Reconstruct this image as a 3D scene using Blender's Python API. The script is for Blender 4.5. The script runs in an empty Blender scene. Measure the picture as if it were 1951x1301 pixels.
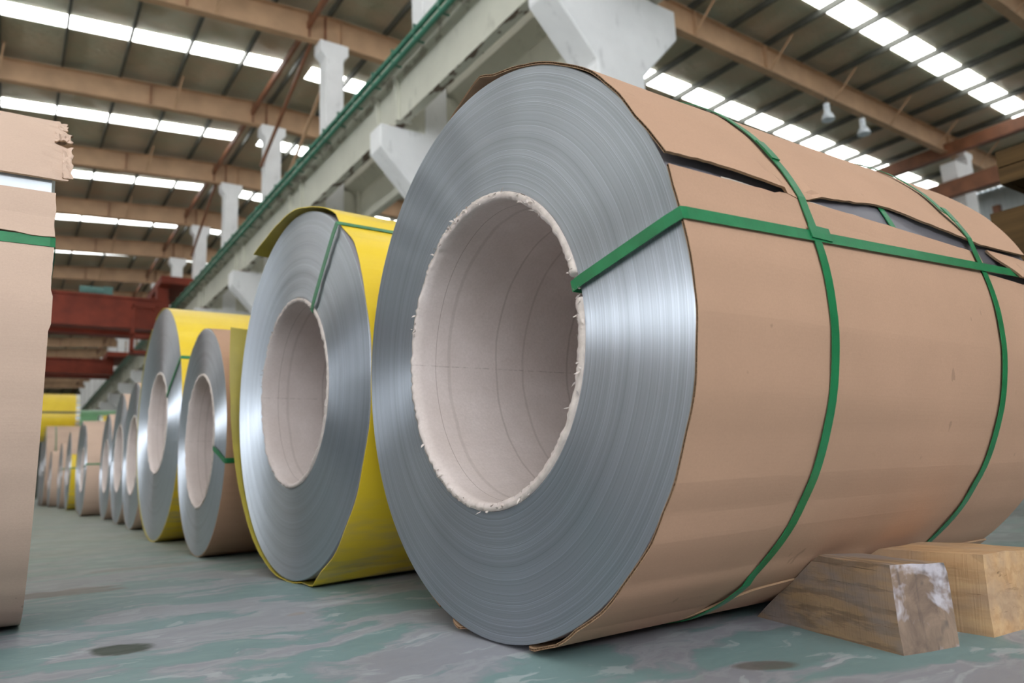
import bpy, bmesh, math, random
from math import sin, cos, pi, radians as R_
from mathutils import Vector, Matrix, noise as mnoise

random.seed(7)
S = bpy.context.scene
C = bpy.context.collection

# ------------------------------------------------------------------ camera
f_px, yaw, pitch, roll, cam_h = 1396.4, 0.60478, 0.17912, -0.04542, 0.3218
fw = Vector((sin(yaw) * cos(pitch), cos(yaw) * cos(pitch), sin(pitch)))
r0 = Vector((cos(yaw), -sin(yaw), 0)); u0 = r0.cross(fw)
rt = cos(roll) * r0 + sin(roll) * u0
up = -sin(roll) * r0 + cos(roll) * u0
cam = bpy.data.cameras.new('camera')
cam_o = bpy.data.objects.new('camera', cam); C.objects.link(cam_o)
M = Matrix((rt, up, -fw)).transposed().to_4x4(); M.translation = (0, 0, cam_h)
cam_o.matrix_world = M
cam.sensor_width = 36; cam.lens = 36 * f_px / 1951
cam.clip_start = .05; cam.clip_end = 300
cam.dof.use_dof = True; cam.dof.focus_distance = 1.45; cam.dof.aperture_fstop = 3.6
S.camera = cam_o

# ------------------------------------------------------------------ light
S.view_settings.view_transform = 'Standard'; S.view_settings.look = 'None'
S.view_settings.gamma = 1; S.view_settings.use_curve_mapping = False
S.view_settings.exposure = 0.0
PANE_E = 6.8
w = bpy.data.worlds.new('overcast_sky'); S.world = w; w.use_nodes = True
bg = w.node_tree.nodes['Background']
bg.inputs[0].default_value = (.92, .96, 1, 1); bg.inputs[1].default_value = 8.0

# ------------------------------------------------------------------ node helper
class NT:
    def __init__(s, name):
        s.m = bpy.data.materials.new(name); s.m.use_nodes = True
        s.t = s.m.node_tree; s.b = s.t.nodes['Principled BSDF']
    def n(s, typ, **kw):
        o = s.t.nodes.new('ShaderNode' + typ)
        for k, v in kw.items():
            if k[0] == 'i' and k[1:].isdigit(): s.put(o.inputs[int(k[1:])], v)
            elif k in o.inputs and not hasattr(type(o), k): s.put(o.inputs[k], v)
            else:
                try: setattr(o, k, v)
                except Exception: s.put(o.inputs[k], v)
        return o
    def put(s, sock, v):
        if isinstance(v, bpy.types.NodeSocket): s.t.links.new(v, sock)
        elif isinstance(v, tuple) and len(v) == 3 and sock.type == 'RGBA': sock.default_value = (*v, 1)
        else: sock.default_value = v
    def math(s, op, a, b=0, c=0, clamp=False):
        o = s.n('Math', operation=op); o.use_clamp = clamp
        s.put(o.inputs[0], a); s.put(o.inputs[1], b)
        if len(o.inputs) > 2: s.put(o.inputs[2], c)
        return o.outputs[0]
    def obj(s): return s.n('TexCoord').outputs['Object']
    def mapped(s, scale=(1, 1, 1), rot=(0, 0, 0), loc=(0, 0, 0), src=None):
        o = s.n('Mapping'); s.put(o.inputs['Vector'], src if src else s.obj())
        o.inputs['Scale'].default_value = scale; o.inputs['Rotation'].default_value = rot; o.inputs['Location'].default_value = loc
        return o.outputs[0]
    def noise(s, vec, scale=5, detail=4, rough=.55, dist=0, col=False):
        o = s.n('TexNoise'); s.put(o.inputs['Vector'], vec); o.inputs['Scale'].default_value = scale
        o.inputs['Detail'].default_value = detail; o.inputs['Roughness'].default_value = rough; o.inputs['Distortion'].default_value = dist
        return o.outputs['Color' if col else 'Fac']
    def noise1(s, wv, detail=2, rough=.6):
        o = s.n('TexNoise', noise_dimensions='1D'); s.put(o.inputs['W'], wv); o.inputs['Scale'].default_value = 1
        o.inputs['Detail'].default_value = detail; o.inputs['Roughness'].default_value = rough
        return o.outputs['Fac']
    def step(s, v, a, b, lo=0., hi=1.):
        o = s.n('MapRange'); o.clamp = True; s.put(o.inputs[0], v)
        for i, q in enumerate((a, b, lo, hi)): o.inputs[i + 1].default_value = q
        return o.outputs[0]
    def mix(s, fac, a, b, mode='MIX'):
        o = s.n('Mix', data_type='RGBA', blend_type=mode)
        s.put(o.inputs[0], fac); s.put(o.inputs[6], a); s.put(o.inputs[7], b)
        return o.outputs[2]
    def bump(s, h, strength=.3, dist=.01):
        o = s.n('Bump'); s.put(o.inputs['Height'], h); o.inputs['Strength'].default_value = strength; o.inputs['Distance'].default_value = dist
        s.t.links.new(o.outputs[0], s.b.inputs['Normal'])
    def out(s, color=None, rough=None, metal=None, spec=None, **kw):
        for k, v in (('Base Color', color), ('Roughness', rough), ('Metallic', metal), ('Specular IOR Level', spec)):
            if v is not None: s.put(s.b.inputs[k], v)
        for k, v in kw.items(): s.put(s.b.inputs[k.replace('_', ' ')], v)
        return s.m

def plain(name, col, rough=.6, metal=0., var=.18, scale=6., spec=.5, bump=0., stretch=(1, 1, 1)):
    t = NT(name); v = t.mapped(scale=stretch)
    n = t.noise(v, scale, 5)
    c = t.mix(t.step(n, .3, .7), tuple(x * (1 - var) for x in col), tuple(min(1, x * (1 + var)) for x in col))
    if bump: t.bump(t.noise(v, scale * 6, 3), bump, .004)
    return t.out(c, rough, metal, spec)

def steel_face(name, tint=(1, 1, 1), seed=0., f1=70., wave=.0):
    t = NT(name); sp = t.n('SeparateXYZ'); t.put(sp.inputs[0], t.obj())
    y, z = sp.outputs[1], sp.outputs[2]
    r = t.math('SQRT', t.math('ADD', t.math('MULTIPLY', y, y), t.math('MULTIPLY', z, z)))
    rs = t.math('ADD', r, seed)
    # slight waviness of the layers round the roll
    wob = t.noise(t.mapped(scale=(1, 1, 1)), 3.5, 2)
    rs = t.math('ADD', rs, t.math('MULTIPLY', wob, .012))
    a = t.noise1(t.math('MULTIPLY', rs, f1), 3)
    b = t.noise1(t.math('MULTIPLY', rs, 900.), 2)
    c = t.noise1(t.math('MULTIPLY', rs, 260.), 2)
    k = t.math('ADD', t.math('MULTIPLY', a, .5), t.math('MULTIPLY', c, .5))
    col = t.mix(t.step(k, .3, .72), tuple(.42 * q for q in tint), tuple(.56 * q for q in tint))
    fine = t.step(b, .60, .72)
    col = t.mix(t.math('MULTIPLY', fine, .5), col, tuple(.24 * q for q in tint))
    fine2 = t.step(t.noise1(t.math('MULTIPLY', rs, 700.), 1), .66, .74)
    col = t.mix(t.math('MULTIPLY', fine2, .5), col, tuple(.9 * q for q in tint))
    smut = t.noise(t.mapped(scale=(1, 1, 1)), 4, 4)
    col = t.mix(t.step(smut, .35, .7, 0, .15), col, (.40, .42, .44))
    ro = t.math('ADD', .30, t.math('MULTIPLY', c, .14))
    t.bump(c, .12, .0006)
    tg = t.n('Tangent', direction_type='RADIAL', axis='X')
    t.put(t.b.inputs['Tangent'], tg.outputs[0])
    return t.out(col, ro, .86, None, Anisotropic=.97, Anisotropic_Rotation=.25)

def cardboard(name, col=(.50, .335, .225), seed=0.):
    t = NT(name); v = t.mapped(loc=(seed, seed, seed))
    big = t.noise(v, 2.2, 4)
    flute = t.noise(t.mapped(scale=(2, 60, 60), loc=(seed, 0, 0)), 4, 2)
    fib = t.noise(v, 260, 2)
    c = t.mix(t.step(big, .3, .7), tuple(x * .92 for x in col), tuple(x * 1.06 for x in col))
    c = t.mix(t.step(fib, .35, .65, 0, .16), c, tuple(x * .72 for x in col))
    scuff = t.noise(t.mapped(scale=(6, 9, 9), loc=(seed * 2, 1, 0)), 5, 5)
    c = t.mix(t.step(scuff, .68, .76, 0, .22), c, tuple(x * .66 for x in col))
    nick = t.noise(t.mapped(scale=(9, 5, 5), loc=(seed * 2, 6, 0)), 2.6, 2)
    c = t.mix(t.step(nick, .725, .74, 0, .4), c, tuple(x * .45 for x in col))
    soft = t.noise(t.mapped(scale=(.5, 5, 5), loc=(seed, 3, 0)), 1.6, 1)
    t.bump(t.math('ADD', t.math('MULTIPLY', soft, 1.6), t.math('ADD', t.math('MULTIPLY', flute, .02), t.math('MULTIPLY', fib, .012))), .45, .014)
    return t.out(c, .82, 0, .25)

MAT = {}
MAT['steel1'] = steel_face('steel_edges_fine', (.90, .98, 1.09), 0., 60)
MAT['steel2'] = steel_face('steel_edges_coarse', (.90, .98, 1.09), 3.3, 45)
MAT['steel3'] = steel_face('steel_edges_far', (.90, .97, 1.08), 7.1, 50)
MAT['steel_side'] = plain('dark_rolled_steel', (.24, .23, .26), .4, .6, .15, 3)
MAT['card'] = cardboard('kraft_cardboard', (.46, .282, .19), 0)
MAT['card2'] = cardboard('kraft_cardboard_pale', (.555, .40, .315), 4)
MAT['card_in'] = plain('cardboard_inside', (.34, .215, .13), .9, 0, .15, 12, .2)
MAT['film'] = plain('pale_plastic_film', (.62, .58, .5), .25, 0, .25, 9, .6)

def green(name, col):
    t = NT(name); v = t.obj()
    n = t.noise(v, 25, 3)
    c = t.mix(t.step(n, .3, .7), tuple(x * .85 for x in col), tuple(x * 1.15 for x in col))
    t.bump(t.noise(t.mapped(scale=(1, 1, 1)), 220, 2), .12, .001)
    return t.out(c, .32, 0, .5)
MAT['strap'] = green('green_plastic_strap', (.012, .165, .060))

def core_mat():
    t = NT('grey_paper_tube'); o = t.obj(); sp = t.n('SeparateXYZ'); t.put(sp.inputs[0], o)
    x = sp.outputs[0]
    n = t.noise(o, 9, 5)
    c = t.mix(t.step(n, .3, .7), (.58, .495, .465), (.66, .575, .55))
    fine = t.noise(o, 160, 3)
    c = t.mix(t.step(fine, .35, .7, 0, .18), c, (.36, .30, .26))
    wx = t.math('ADD', x, t.math('MULTIPLY', t.noise(o, 5, 3), .016))
    for px, wd, st in ((.05, .0009, .7), (.093, .006, .2), (.232, .0035, .3), (.318, .0045, .24), (.47, .004, .32), (.56, .004, .2), (.75, .004, .25)):
        d = t.math('ABSOLUTE', t.math('SUBTRACT', wx if wd > .002 else t.math('ADD', x, t.math('MULTIPLY', n, .004)), px + .008))
        c = t.mix(t.math('MULTIPLY', t.step(d, wd * .5, wd, 1, 0), st), c, (.20, .155, .125))
    # pencil-thin scratch along the tube
    line = t.math('ABSOLUTE', t.math('SUBTRACT', sp.outputs[2], t.math('ADD', .012, t.math('MULTIPLY', n, .004))))
    msk = t.math('MULTIPLY', t.step(line, .0008, .002, 1, 0), t.step(t.noise(t.mapped(scale=(30, 1, 1)), 2, 2), .38, .6))
    c = t.mix(t.math('MULTIPLY', msk, .4), c, (.2, .16, .13))
    t.bump(fine, .15, .003)
    return t.out(c, .9, 0, .2)
MAT['core'] = core_mat()
MAT['torn'] = plain('torn_paper', (.53, .46, .42), .95, 0, .15, 60, .1)

def yellow(name):
    t = NT(name); o = t.obj()
    n = t.noise(o, 3, 3); g = t.noise(t.mapped(scale=(1.5, 6, 6)), 3, 6)
    c = t.mix(t.step(n, .3, .7), (.72, .50, .022), (.80, .575, .035))
    sp = t.n('SeparateXYZ'); t.put(sp.inputs[0], o)
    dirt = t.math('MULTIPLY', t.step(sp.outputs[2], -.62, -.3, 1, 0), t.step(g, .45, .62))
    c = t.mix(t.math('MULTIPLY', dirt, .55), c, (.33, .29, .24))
    t.bump(t.noise(t.mapped(scale=(1.2, 5, 5)), 4, 2), .25, .008)
    return t.out(c, .3, 0, .5)
MAT['yellow'] = yellow('yellow_coated_sheet')
MAT['yellow_in'] = plain('yellow_sheet_reverse', (.36, .29, .035), .45, 0, .12, 8)
MAT['green_coil'] = plain('pale_green_coated_sheet', (.20, .42, .22), .35, 0, .12, 3)
MAT['ring'] = plain('galvanised_edge_ring', (.72, .75, .76), .3, .9, .2, 20)

# concrete, paint
def concrete(name, col, stain, under=False):
    t = NT(name); o = t.obj()
    n = t.noise(o, 1.3, 6, .6); n2 = t.noise(t.mapped(scale=(1, 1, .45)), 3.5, 6, .6)
    c = t.mix(t.step(n, .3, .7), tuple(x * .93 for x in col), tuple(min(1, x * 1.05) for x in col))
    c = t.mix(t.step(n2, .60, .70, 0, .5), c, tuple(x * .62 for x in col))
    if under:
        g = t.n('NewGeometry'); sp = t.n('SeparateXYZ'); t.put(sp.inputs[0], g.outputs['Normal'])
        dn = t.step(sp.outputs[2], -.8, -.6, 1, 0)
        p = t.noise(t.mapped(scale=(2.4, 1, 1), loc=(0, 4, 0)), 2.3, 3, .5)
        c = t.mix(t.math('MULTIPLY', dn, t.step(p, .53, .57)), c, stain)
    t.bump(t.noise(o, 18, 5), .2, .01)
    return t.out(c, .85, 0, .3)
MAT['white_conc'] = concrete('whitewashed_concrete', (.80, .795, .80), (.3, .28, .26))
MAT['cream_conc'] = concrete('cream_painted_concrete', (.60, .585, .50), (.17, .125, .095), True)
MAT['cream_plain'] = concrete('cream_painted_concrete_clean', (.60, .585, .50), None)
MAT['rafter'] = plain('tan_painted_steel', (.46, .285, .165), .6, 0, .14, 1.5)
MAT['rust'] = plain('red_oxide_steel', (.22, .085, .04), .6, 0, .25, 2)
MAT['purlin'] = plain('dark_purlin_steel', (.075, .075, .062), .55, .2, .25, 2)
MAT['crane_red'] = plain('red_crane_paint', (.21, .036, .018), .55, 0, .3, 1.2, .3)
MAT['teal'] = plain('teal_motor_paint', (.09, .2, .18), .5)
MAT['rail'] = plain('green_rail_insulation', (.035, .15, .095), .35, 0, .25, 4)
MAT['lamp_white'] = plain('white_enamel', (.75, .8, .88), .35)
MAT['wall'] = plain('pale_blue_grey_sheeting', (.52, .57, .60), .5, 0, .12, 1, stretch=(1, 1, .2))
MAT['far_wall'] = plain('grey_green_wall', (.24, .24, .19), .8, 0, .15, .4)
MAT['crate'] = plain('dark_stained_timber', (.072, .041, .015), .85, 0, .4, 5, .2, stretch=(1, .25, 4))

def foil():
    t = NT('roof_insulation_foil'); o = t.obj()
    n = t.noise(o, .55, 5, .6); n2 = t.noise(t.mapped(scale=(1.2, 3, 1), rot=(0, 0, .5)), 2.2, 6, .65)
    c = t.mix(t.step(n, .36, .64), (.58, .46, .33), (.47, .47, .35))
    c = t.mix(t.step(n2, .45, .75, 0, .6), c, (.58, .43, .30))
    t.bump(n2, .9, .12)
    return t.out(c, .45, .2, .5)
MAT['foil'] = foil()

def pane_mat():
    t = NT('backlit_translucent_sheet'); o = t.obj()
    n = t.noise(o, 1.4, 3)
    c = t.mix(t.step(n, .3, .7), (.93, .97, .94), (1, 1, 1))
    t.put(t.b.inputs['Emission Color'], c)
    return t.out((.8, .82, .8), .5, 0, .3, Emission_Strength=PANE_E)
MAT['pane'] = pane_mat()

def floor_mat():
    t = NT('worn_green_floor_paint'); o = t.obj()
    warp = t.noise(o, 2.3, 4, .6, 0, True)
    v = t.n('VectorMath', operation='MULTIPLY_ADD'); t.put(v.inputs[0], warp); v.inputs[1].default_value = (.35, .35, .35); t.put(v.inputs[2], o)
    vv = v.outputs[0]
    m1 = t.n('Mapping'); t.put(m1.inputs['Vector'], vv); m1.inputs['Rotation'].default_value = (0, 0, -.6); m1.inputs['Scale'].default_value = (1, 2.2, 1)
    a = t.noise(m1.outputs[0], 2.6, 7, .55, .15)
    b = t.noise(m1.outputs[0], 6.5, 6, .55, .15)
    big = t.noise(o, .9, 4, .5)
    grey = (.285, .293, .318); teal = (.165, .25, .25); pale = (.39, .415, .43); lil = (.235, .235, .262)
    c = t.mix(t.step(big, .38, .62), grey, lil)
    c = t.mix(t.step(a, .47, .52), c, teal)
    edge = t.math('MULTIPLY', t.step(a, .425, .455), t.step(a, .455, .48, 1, 0))
    c = t.mix(t.math('MULTIPLY', edge, .3), c, pale)
    c = t.mix(t.step(b, .60, .64, 0, .6), c, pale)
    c = t.mix(t.step(b, .36, .32, 0, .45), c, (.25, .31, .29))
    fine = t.noise(o, 70, 4)
    c = t.mix(t.step(fine, .62, .74, 0, .3), c, (.2, .21, .2))
    # greener, darker tone far down the aisle
    film = t.noise(t.mapped(scale=(.5, 1.6, 1)), .8, 3)  # noise that breaks up the far tone
    sp = t.n('SeparateXYZ'); t.put(sp.inputs[0], o)
    c = t.mix(t.math('MULTIPLY', t.step(film, .2, .6, .5, 1), t.step(sp.outputs[1], 2.0, 4.5, 0, .8)), c, (.175, .19, .14))
    c = t.mix(t.step(t.math('ADD', sp.outputs[0], t.math('MULTIPLY', big, 1.2)), 2.7, 3.6, 0, .7), c, (.085, .10, .078))  # shade right of the big coil, painted into the floor colour
    # oil spots: (x, y, rx, ry, rot, colour, ragged)
    for (sx, sy, rx, ry, rot, col, rag, st) in ((1.035, .82, .055, .030, -.62, (.115, .10, .085), .35, .8), (.225, 1.80, .055, .075, .5, (.022, .036, .024), 1.1, 1.),
                                   (.19, 2.96, .20, .10, .0, (.15, .115, .09), 1.5, .75), (.63, 1.92, .03, .02, .5, (.3, .24, .19), 1, .6), (.55, 3.6, .3, .08, 0, (.22, .18, .14), 1.6, .5)):
        mp = t.n('Mapping', vector_type='TEXTURE'); t.put(mp.inputs['Vector'], o)
        mp.inputs['Location'].default_value = (sx, sy, 0); mp.inputs['Rotation'].default_value = (0, 0, rot); mp.inputs['Scale'].default_value = (rx, ry, 1)
        ln = t.n('VectorMath', operation='LENGTH'); t.put(ln.inputs[0], mp.outputs[0])
        d = t.math('ADD', ln.outputs['Value'], t.math('MULTIPLY', t.math('SUBTRACT', t.noise(o, 14, 3), .5), rag))
        c = t.mix(t.step(d, .75, 1.05, st, 0), c, col)
    t.bump(t.math('ADD', t.step(a, .46, .52), t.math('MULTIPLY', fine, .3)), .25, .002)
    ro = t.step(b, .3, .7, .42, .62)
    return t.out(c, ro, 0, .5)
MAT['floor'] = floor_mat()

def wood(name, light, mid, dark, seed, axis_rot=0., streak=1.):
    t = NT(name); o = t.obj()
    v = t.mapped(scale=(7, 1.3, 7), loc=(seed, seed, 0))
    n = t.noise(v, 3, 6, .6, 1.2)
    wv = t.n('TexWave', wave_type='BANDS', bands_direction='Z'); t.put(wv.inputs['Vector'], t.mapped(scale=(1, .12, 1), rot=(.12, 0, 0)))
    wv.inputs['Scale'].default_value = 9; wv.inputs['Distortion'].default_value = 11; wv.inputs['Detail'].default_value = 6; wv.inputs['Detail Scale'].default_value = 3.5; wv.inputs['Detail Roughness'].default_value = .62
    c = t.mix(t.step(n, .3, .7), mid, light)
    c = t.mix(t.math('MULTIPLY', t.step(wv.outputs['Fac'], .05, .5, 1, 0), .5 * streak), c, dark)
    big = t.noise(t.mapped(loc=(seed, 2, 0), scale=(3, 1.2, 3)), 4, 4)
    c = t.mix(t.step(big, .45, .6, 0, .8 * streak), c, (.24, .195, .175))
    saw = t.noise(t.mapped(scale=(1, 90, 1)), 3, 3)
    c = t.mix(t.step(saw, .55, .75, 0, .3), c, dark)
    crk = t.noise(t.mapped(scale=(5, .8, 26), loc=(seed, 0, 0)), 3.2, 5, .6, .8)
    c = t.mix(t.step(crk, .655, .69, 0, .9 * streak), c, (.055, .035, .025))
    t.bump(t.math('SUBTRACT', t.math('MULTIPLY', saw, .4), t.math('MULTIPLY', t.step(crk, .63, .7), 1.2)), .5, .004)
    return t.out(c, .8, 0, .25)
MAT['wood1'] = wood('weathered_timber', (.37, .235, .125), (.26, .175, .115), (.10, .068, .05), 0.)
MAT['wood2'] = wood('fresh_sawn_timber', (.56, .375, .21), (.46, .275, .14), (.25, .125, .055), 5., streak=.45)

def endgrain():
    t = NT('painted_end_grain'); o = t.obj()
    v = t.mapped(scale=(1, 1, 1))
    n = t.noise(v, 16, 6, .65, .7); n2 = t.noise(t.mapped(loc=(3, 1, 2)), 11, 4, .6, .4)
    c = t.mix(t.step(n, .35, .65), (.15, .105, .082), (.27, .19, .14))
    rad = t.noise(t.mapped(scale=(40, 5, 5), rot=(0, .6, 0)), 2, 4)
    c = t.mix(t.step(rad, .55, .7, 0, .6), c, (.10, .075, .065))
    c = t.mix(t.step(n2, .50, .60, 0, .8), c, (.52, .49, .54))
    c = t.mix(t.step(t.noise(t.mapped(loc=(7, 5, 1)), 13, 3), .60, .66, 0, .85), c, (.085, .075, .07))
    t.bump(n, .7, .006)
    return t.out(c, .8, 0, .3)
MAT['end1'] = endgrain()

# ------------------------------------------------------------------ mesh helpers
def link(name, me, mats, parent=None, loc=(0, 0, 0), smooth=False, rot=None):
    o = bpy.data.objects.new(name, me); C.objects.link(o)
    if not me.materials:
        for m in (mats if isinstance(mats, (list, tuple)) else [mats]): me.materials.append(m)
    o.location = loc
    if rot is not None: o.rotation_euler = rot
    if parent: o.parent = parent
    if smooth: me.shade_smooth()
    return o

def mesh(name, V, F, mats, parent=None, loc=(0, 0, 0), mi=None, smooth=False, rot=None):
    me = bpy.data.meshes.new(name); me.from_pydata([tuple(v) for v in V], [], F); me.update()
    if mi is not None: me.polygons.foreach_set('material_index', mi)
    return link(name, me, mats, parent, loc, smooth, rot)

def tag(o, label, cat=None, group=None, kind=None):
    o['label'] = label
    if cat: o['category'] = cat
    if group: o['group'] = group
    if kind: o['kind'] = kind
    return o

def empty(name, loc, rz=0):
    o = bpy.data.objects.new(name, None); C.objects.link(o); o.location = loc; o.rotation_euler = (0, 0, rz)
    o.empty_display_size = .1
    return o

class MB:
    def __init__(s): s.V = []; s.F = []; s.mi = []
    def add(s, V, F, mi=0):
        b = len(s.V); s.V += [tuple(v) for v in V]; s.F += [tuple(i + b for i in f) for f in F]
        s.mi += [mi] * len(F) if isinstance(mi, int) else list(mi)
        return s
    def box(s, x0, x1, y0, y1, z0, z1, mi=0):
        V = [(x, y, z) for z in (z0, z1) for y in (y0, y1) for x in (x0, x1)]
        return s.add(V, [(0, 2, 3, 1), (4, 5, 7, 6), (0, 1, 5, 4), (2, 6, 7, 3), (0, 4, 6, 2), (1, 3, 7, 5)], mi)
    def prism(s, prof, fn0, fn1, mi=0):
        """profile polygon (u,v) swept from fn0(u,v) to fn1(u,v)"""
        n = len(prof); V = [fn0(*q) for q in prof] + [fn1(*q) for q in prof]
        F = [(i, (i + 1) % n, n + (i + 1) % n, n + i) for i in range(n)] + [tuple(range(n - 1, -1, -1)), tuple(range(n, 2 * n))]
        return s.add(V, F, mi)
    def bar(s, a, b, wd, ht=None):
        a, b = Vector(a), Vector(b); d = (b - a).normalized(); ht = ht or wd
        k = Vector((0, 0, 1)) if abs(d.z) < .9 else Vector((1, 0, 0))
        e = d.cross(k).normalized(); g = e.cross(d)
        return s.prism([(-wd / 2, -ht / 2), (wd / 2, -ht / 2), (wd / 2, ht / 2), (-wd / 2, ht / 2)],
                       lambda u, v: a + e * u + g * v, lambda u, v: b + e * u + g * v)
    def tube(s, pts, r, n=8):
        pts = [Vector(q) for q in pts]; V = []; F = []
        for i, q in enumerate(pts):
            d = (pts[min(i + 1, len(pts) - 1)] - pts[max(i - 1, 0)]).normalized()
            k = Vector((0, 0, 1)) if abs(d.z) < .9 else Vector((1, 0, 0))
            e = d.cross(k).normalized(); g = e.cross(d)
            for j in range(n): V.append(q + e * r * cos(2 * pi * j / n) + g * r * sin(2 * pi * j / n))
        for i in range(len(pts) - 1):
            for j in range(n): F.append((i * n + j, i * n + (j + 1) % n, (i + 1) * n + (j + 1) % n, (i + 1) * n + j))
        F += [tuple(range(n - 1, -1, -1)), tuple(range((len(pts) - 1) * n, len(pts) * n))]
        return s.add(V, F)
    def build(s, name, mats, parent=None, loc=(0, 0, 0), smooth=False, rot=None, recalc=True):
        me = bpy.data.meshes.new(name); me.from_pydata(s.V, [], s.F); me.update()
        me.polygons.foreach_set('material_index', s.mi)
        if recalc:
            bm = bmesh.new(); bm.from_mesh(me); bmesh.ops.recalc_face_normals(bm, faces=bm.faces); bm.to_mesh(me); bm.free()
        return link(name, me, mats, parent, loc, smooth, rot)

ORD = ['nearest', 'second', 'third', 'fourth', 'fifth', 'sixth', 'seventh', 'eighth', 'ninth', 'tenth', 'eleventh', 'twelfth', 'thirteenth', 'fourteenth', 'fifteenth', 'sixteenth', 'seventeenth', 'eighteenth']

# ------------------------------------------------------------------ large structure
X0, XC, X1 = -19., 7.05, 40.
YN, YF = -12., 122.
def zb(x):   # underside of the rafters
    return 12.92 + .05 * (x - XC) if x < XC else 12.92 - .02 * (x - XC)
def zt(x):   # top of the rafters
    return 13.78 + .07 * (x - XC) if x < XC else 13.78 - .02 * (x - XC)
def zs(x): return zt(x) + .22
PL = [XC - 1.6 * k for k in range(0, 17)]
PR = [XC + 1.775 * k for k in range(1, 19)]
STRIPS = [10.6 + 5.9 * k for k in range(-3, 17)]

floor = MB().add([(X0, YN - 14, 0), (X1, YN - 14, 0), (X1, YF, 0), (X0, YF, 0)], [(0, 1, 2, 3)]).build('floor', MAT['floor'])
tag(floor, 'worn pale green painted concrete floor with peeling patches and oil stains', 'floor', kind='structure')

def corrugated(axis, pos, a0, a1, z1, pitch=.25, dep=.03):
    V = []; F = []; n = int((a1 - a0) / pitch * 2)
    for i in range(n + 1):
        a = a0 + (a1 - a0) * i / n; d = pos + (dep if i % 2 else 0)
        for z in (0, z1): V.append((d, a, z) if axis == 'x' else (a, d, z))
    F = [(2 * i, 2 * i + 2, 2 * i + 3, 2 * i + 1) for i in range(n)]
    return V, F
V, F = corrugated('x', X1, YN, YF, zs(X1))
tag(mesh('wall_right', V, F, MAT['wall']), 'pale blue grey corrugated sheet wall beyond the right bay', 'wall', kind='structure')
V, F = corrugated('y', YF, X0, X1, 14.2)
tag(mesh('wall_back', V, F, MAT['far_wall']), 'dim grey green end wall far down the hall', 'wall', kind='structure')
V, F = corrugated('x', X0, YN, 32, 3.0)  # ribbon gap is out of view, added for the bright bands on the steel
n_ = len(V); V2 = [(x, y, 5.4 if z < 1 else zs(X0)) for x, y, z in V]
V3, F3 = corrugated('x', X0, 32, YF, zs(X0))
wl = mesh('wall_left', V + V2 + V3, F + [tuple(i + n_ for i in f) for f in F] + [tuple(i + 2 * n_ for i in f) for f in F3], MAT['far_wall'])
tag(wl, 'grey green sheet wall of the left bay with an added, unseen ribbon opening above head height', 'wall', kind='structure')
m = MB()
for k in range(15): m.box(X0 - .06, X0 + .06, YN + 3 * k - .05, YN + 3 * k + .05, 3.0, 5.4)
m.build('added_mullion', MAT['purlin'], wl)['kind'] = 'stuff'
m = MB(); m.box(X0, X1, YN - .1, YN, 0, 4.2); m.box(X0, X1, YN - .1, YN, 12.2, 14); m.box(X0, -16, YN - .1, YN, 4.2, 12.2); m.box(3, X1, YN - .1, YN, 4.2, 12.2)  # unseen window bank, added to throw front light on wraps and cores
for k in range(1, 6): m.box(-16 + 3.17 * k - .06, -16 + 3.17 * k + .06, YN - .1, YN, 4.2, 12.2)
tag(m.build('wall_front', MAT['far_wall']), 'grey green end wall behind the viewer with an added tall bank of open windows for front light', 'wall', kind='structure')

# ceiling: roof sheets and purlins
ceil = empty('ceiling', (0, 0, zb(XC)))
tag(ceil, 'low pitched roof lined with wrinkled dull insulation foil over dark purlins', 'roof', kind='structure')
def roof_sheet(xa, xb, dx, ha, hb):
    hw = .335 if xa < XC - 1 else .395
    nx = int((xb - xa) / dx); ys = set(YN + (YF - YN) * j / 260 for j in range(261))
    for yc in STRIPS:
        ys = set(y for y in ys if abs(y - yc) > .6) | {yc - .5, yc - hw, yc + hw, yc + .5}
    ys = sorted(ys); ny = len(ys) - 1; V = []; F = []
    xs = sorted(set([xa + (xb - xa) * i / nx for i in range(nx + 1)] + [ha, hb])); nx = len(xs) - 1
    for y in ys:
        for x in xs:
            flat = min([1] + [max(0, abs(y - yc) - .5) / .4 for yc in STRIPS])
            wv = mnoise.noise(Vector((x * .9, y * 1.3, 3))) * .035 + mnoise.noise(Vector((x * 2.6, y * 2.2, 8))) * .015
            V.append((x, y, zs(x) + wv * flat - zb(XC)))
    for j in range(ny):
        hole = any(abs((ys[j] + ys[j + 1]) / 2 - yc) < hw for yc in STRIPS)
        for i in range(nx):
            if hole and ha < (xs[i] + xs[i + 1]) / 2 < hb: continue
            a = j * (nx + 1) + i; F.append((a, a + 1, a + nx + 2, a + nx + 1))
    return mesh('roof_sheet', V, F, MAT['foil'], ceil, smooth=True)
roof_sheet(X0, XC, .4, PL[-1], XC - .22); roof_sheet(XC, X1, .4, XC + .55, PR[-1])
def purlin_mesh():
    m = MB(); q = [(-.035, 0), (.035, 0), (.035, .02), (-.02, .02), (-.02, .19), (.035, .19), (.035, .21), (-.035, .21)]
    m.prism(q, lambda u, v: (u, YN, v), lambda u, v: (u, YF, v)); return m
pm = None
for x in PL + PR:
    if pm is None: o = purlin_mesh().build('purlin', MAT['purlin'], ceil); pm = o
    else: o = pm.copy(); C.objects.link(o)
    o.location = (x, 0, zt(x) + .005 - zb(XC))

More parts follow.
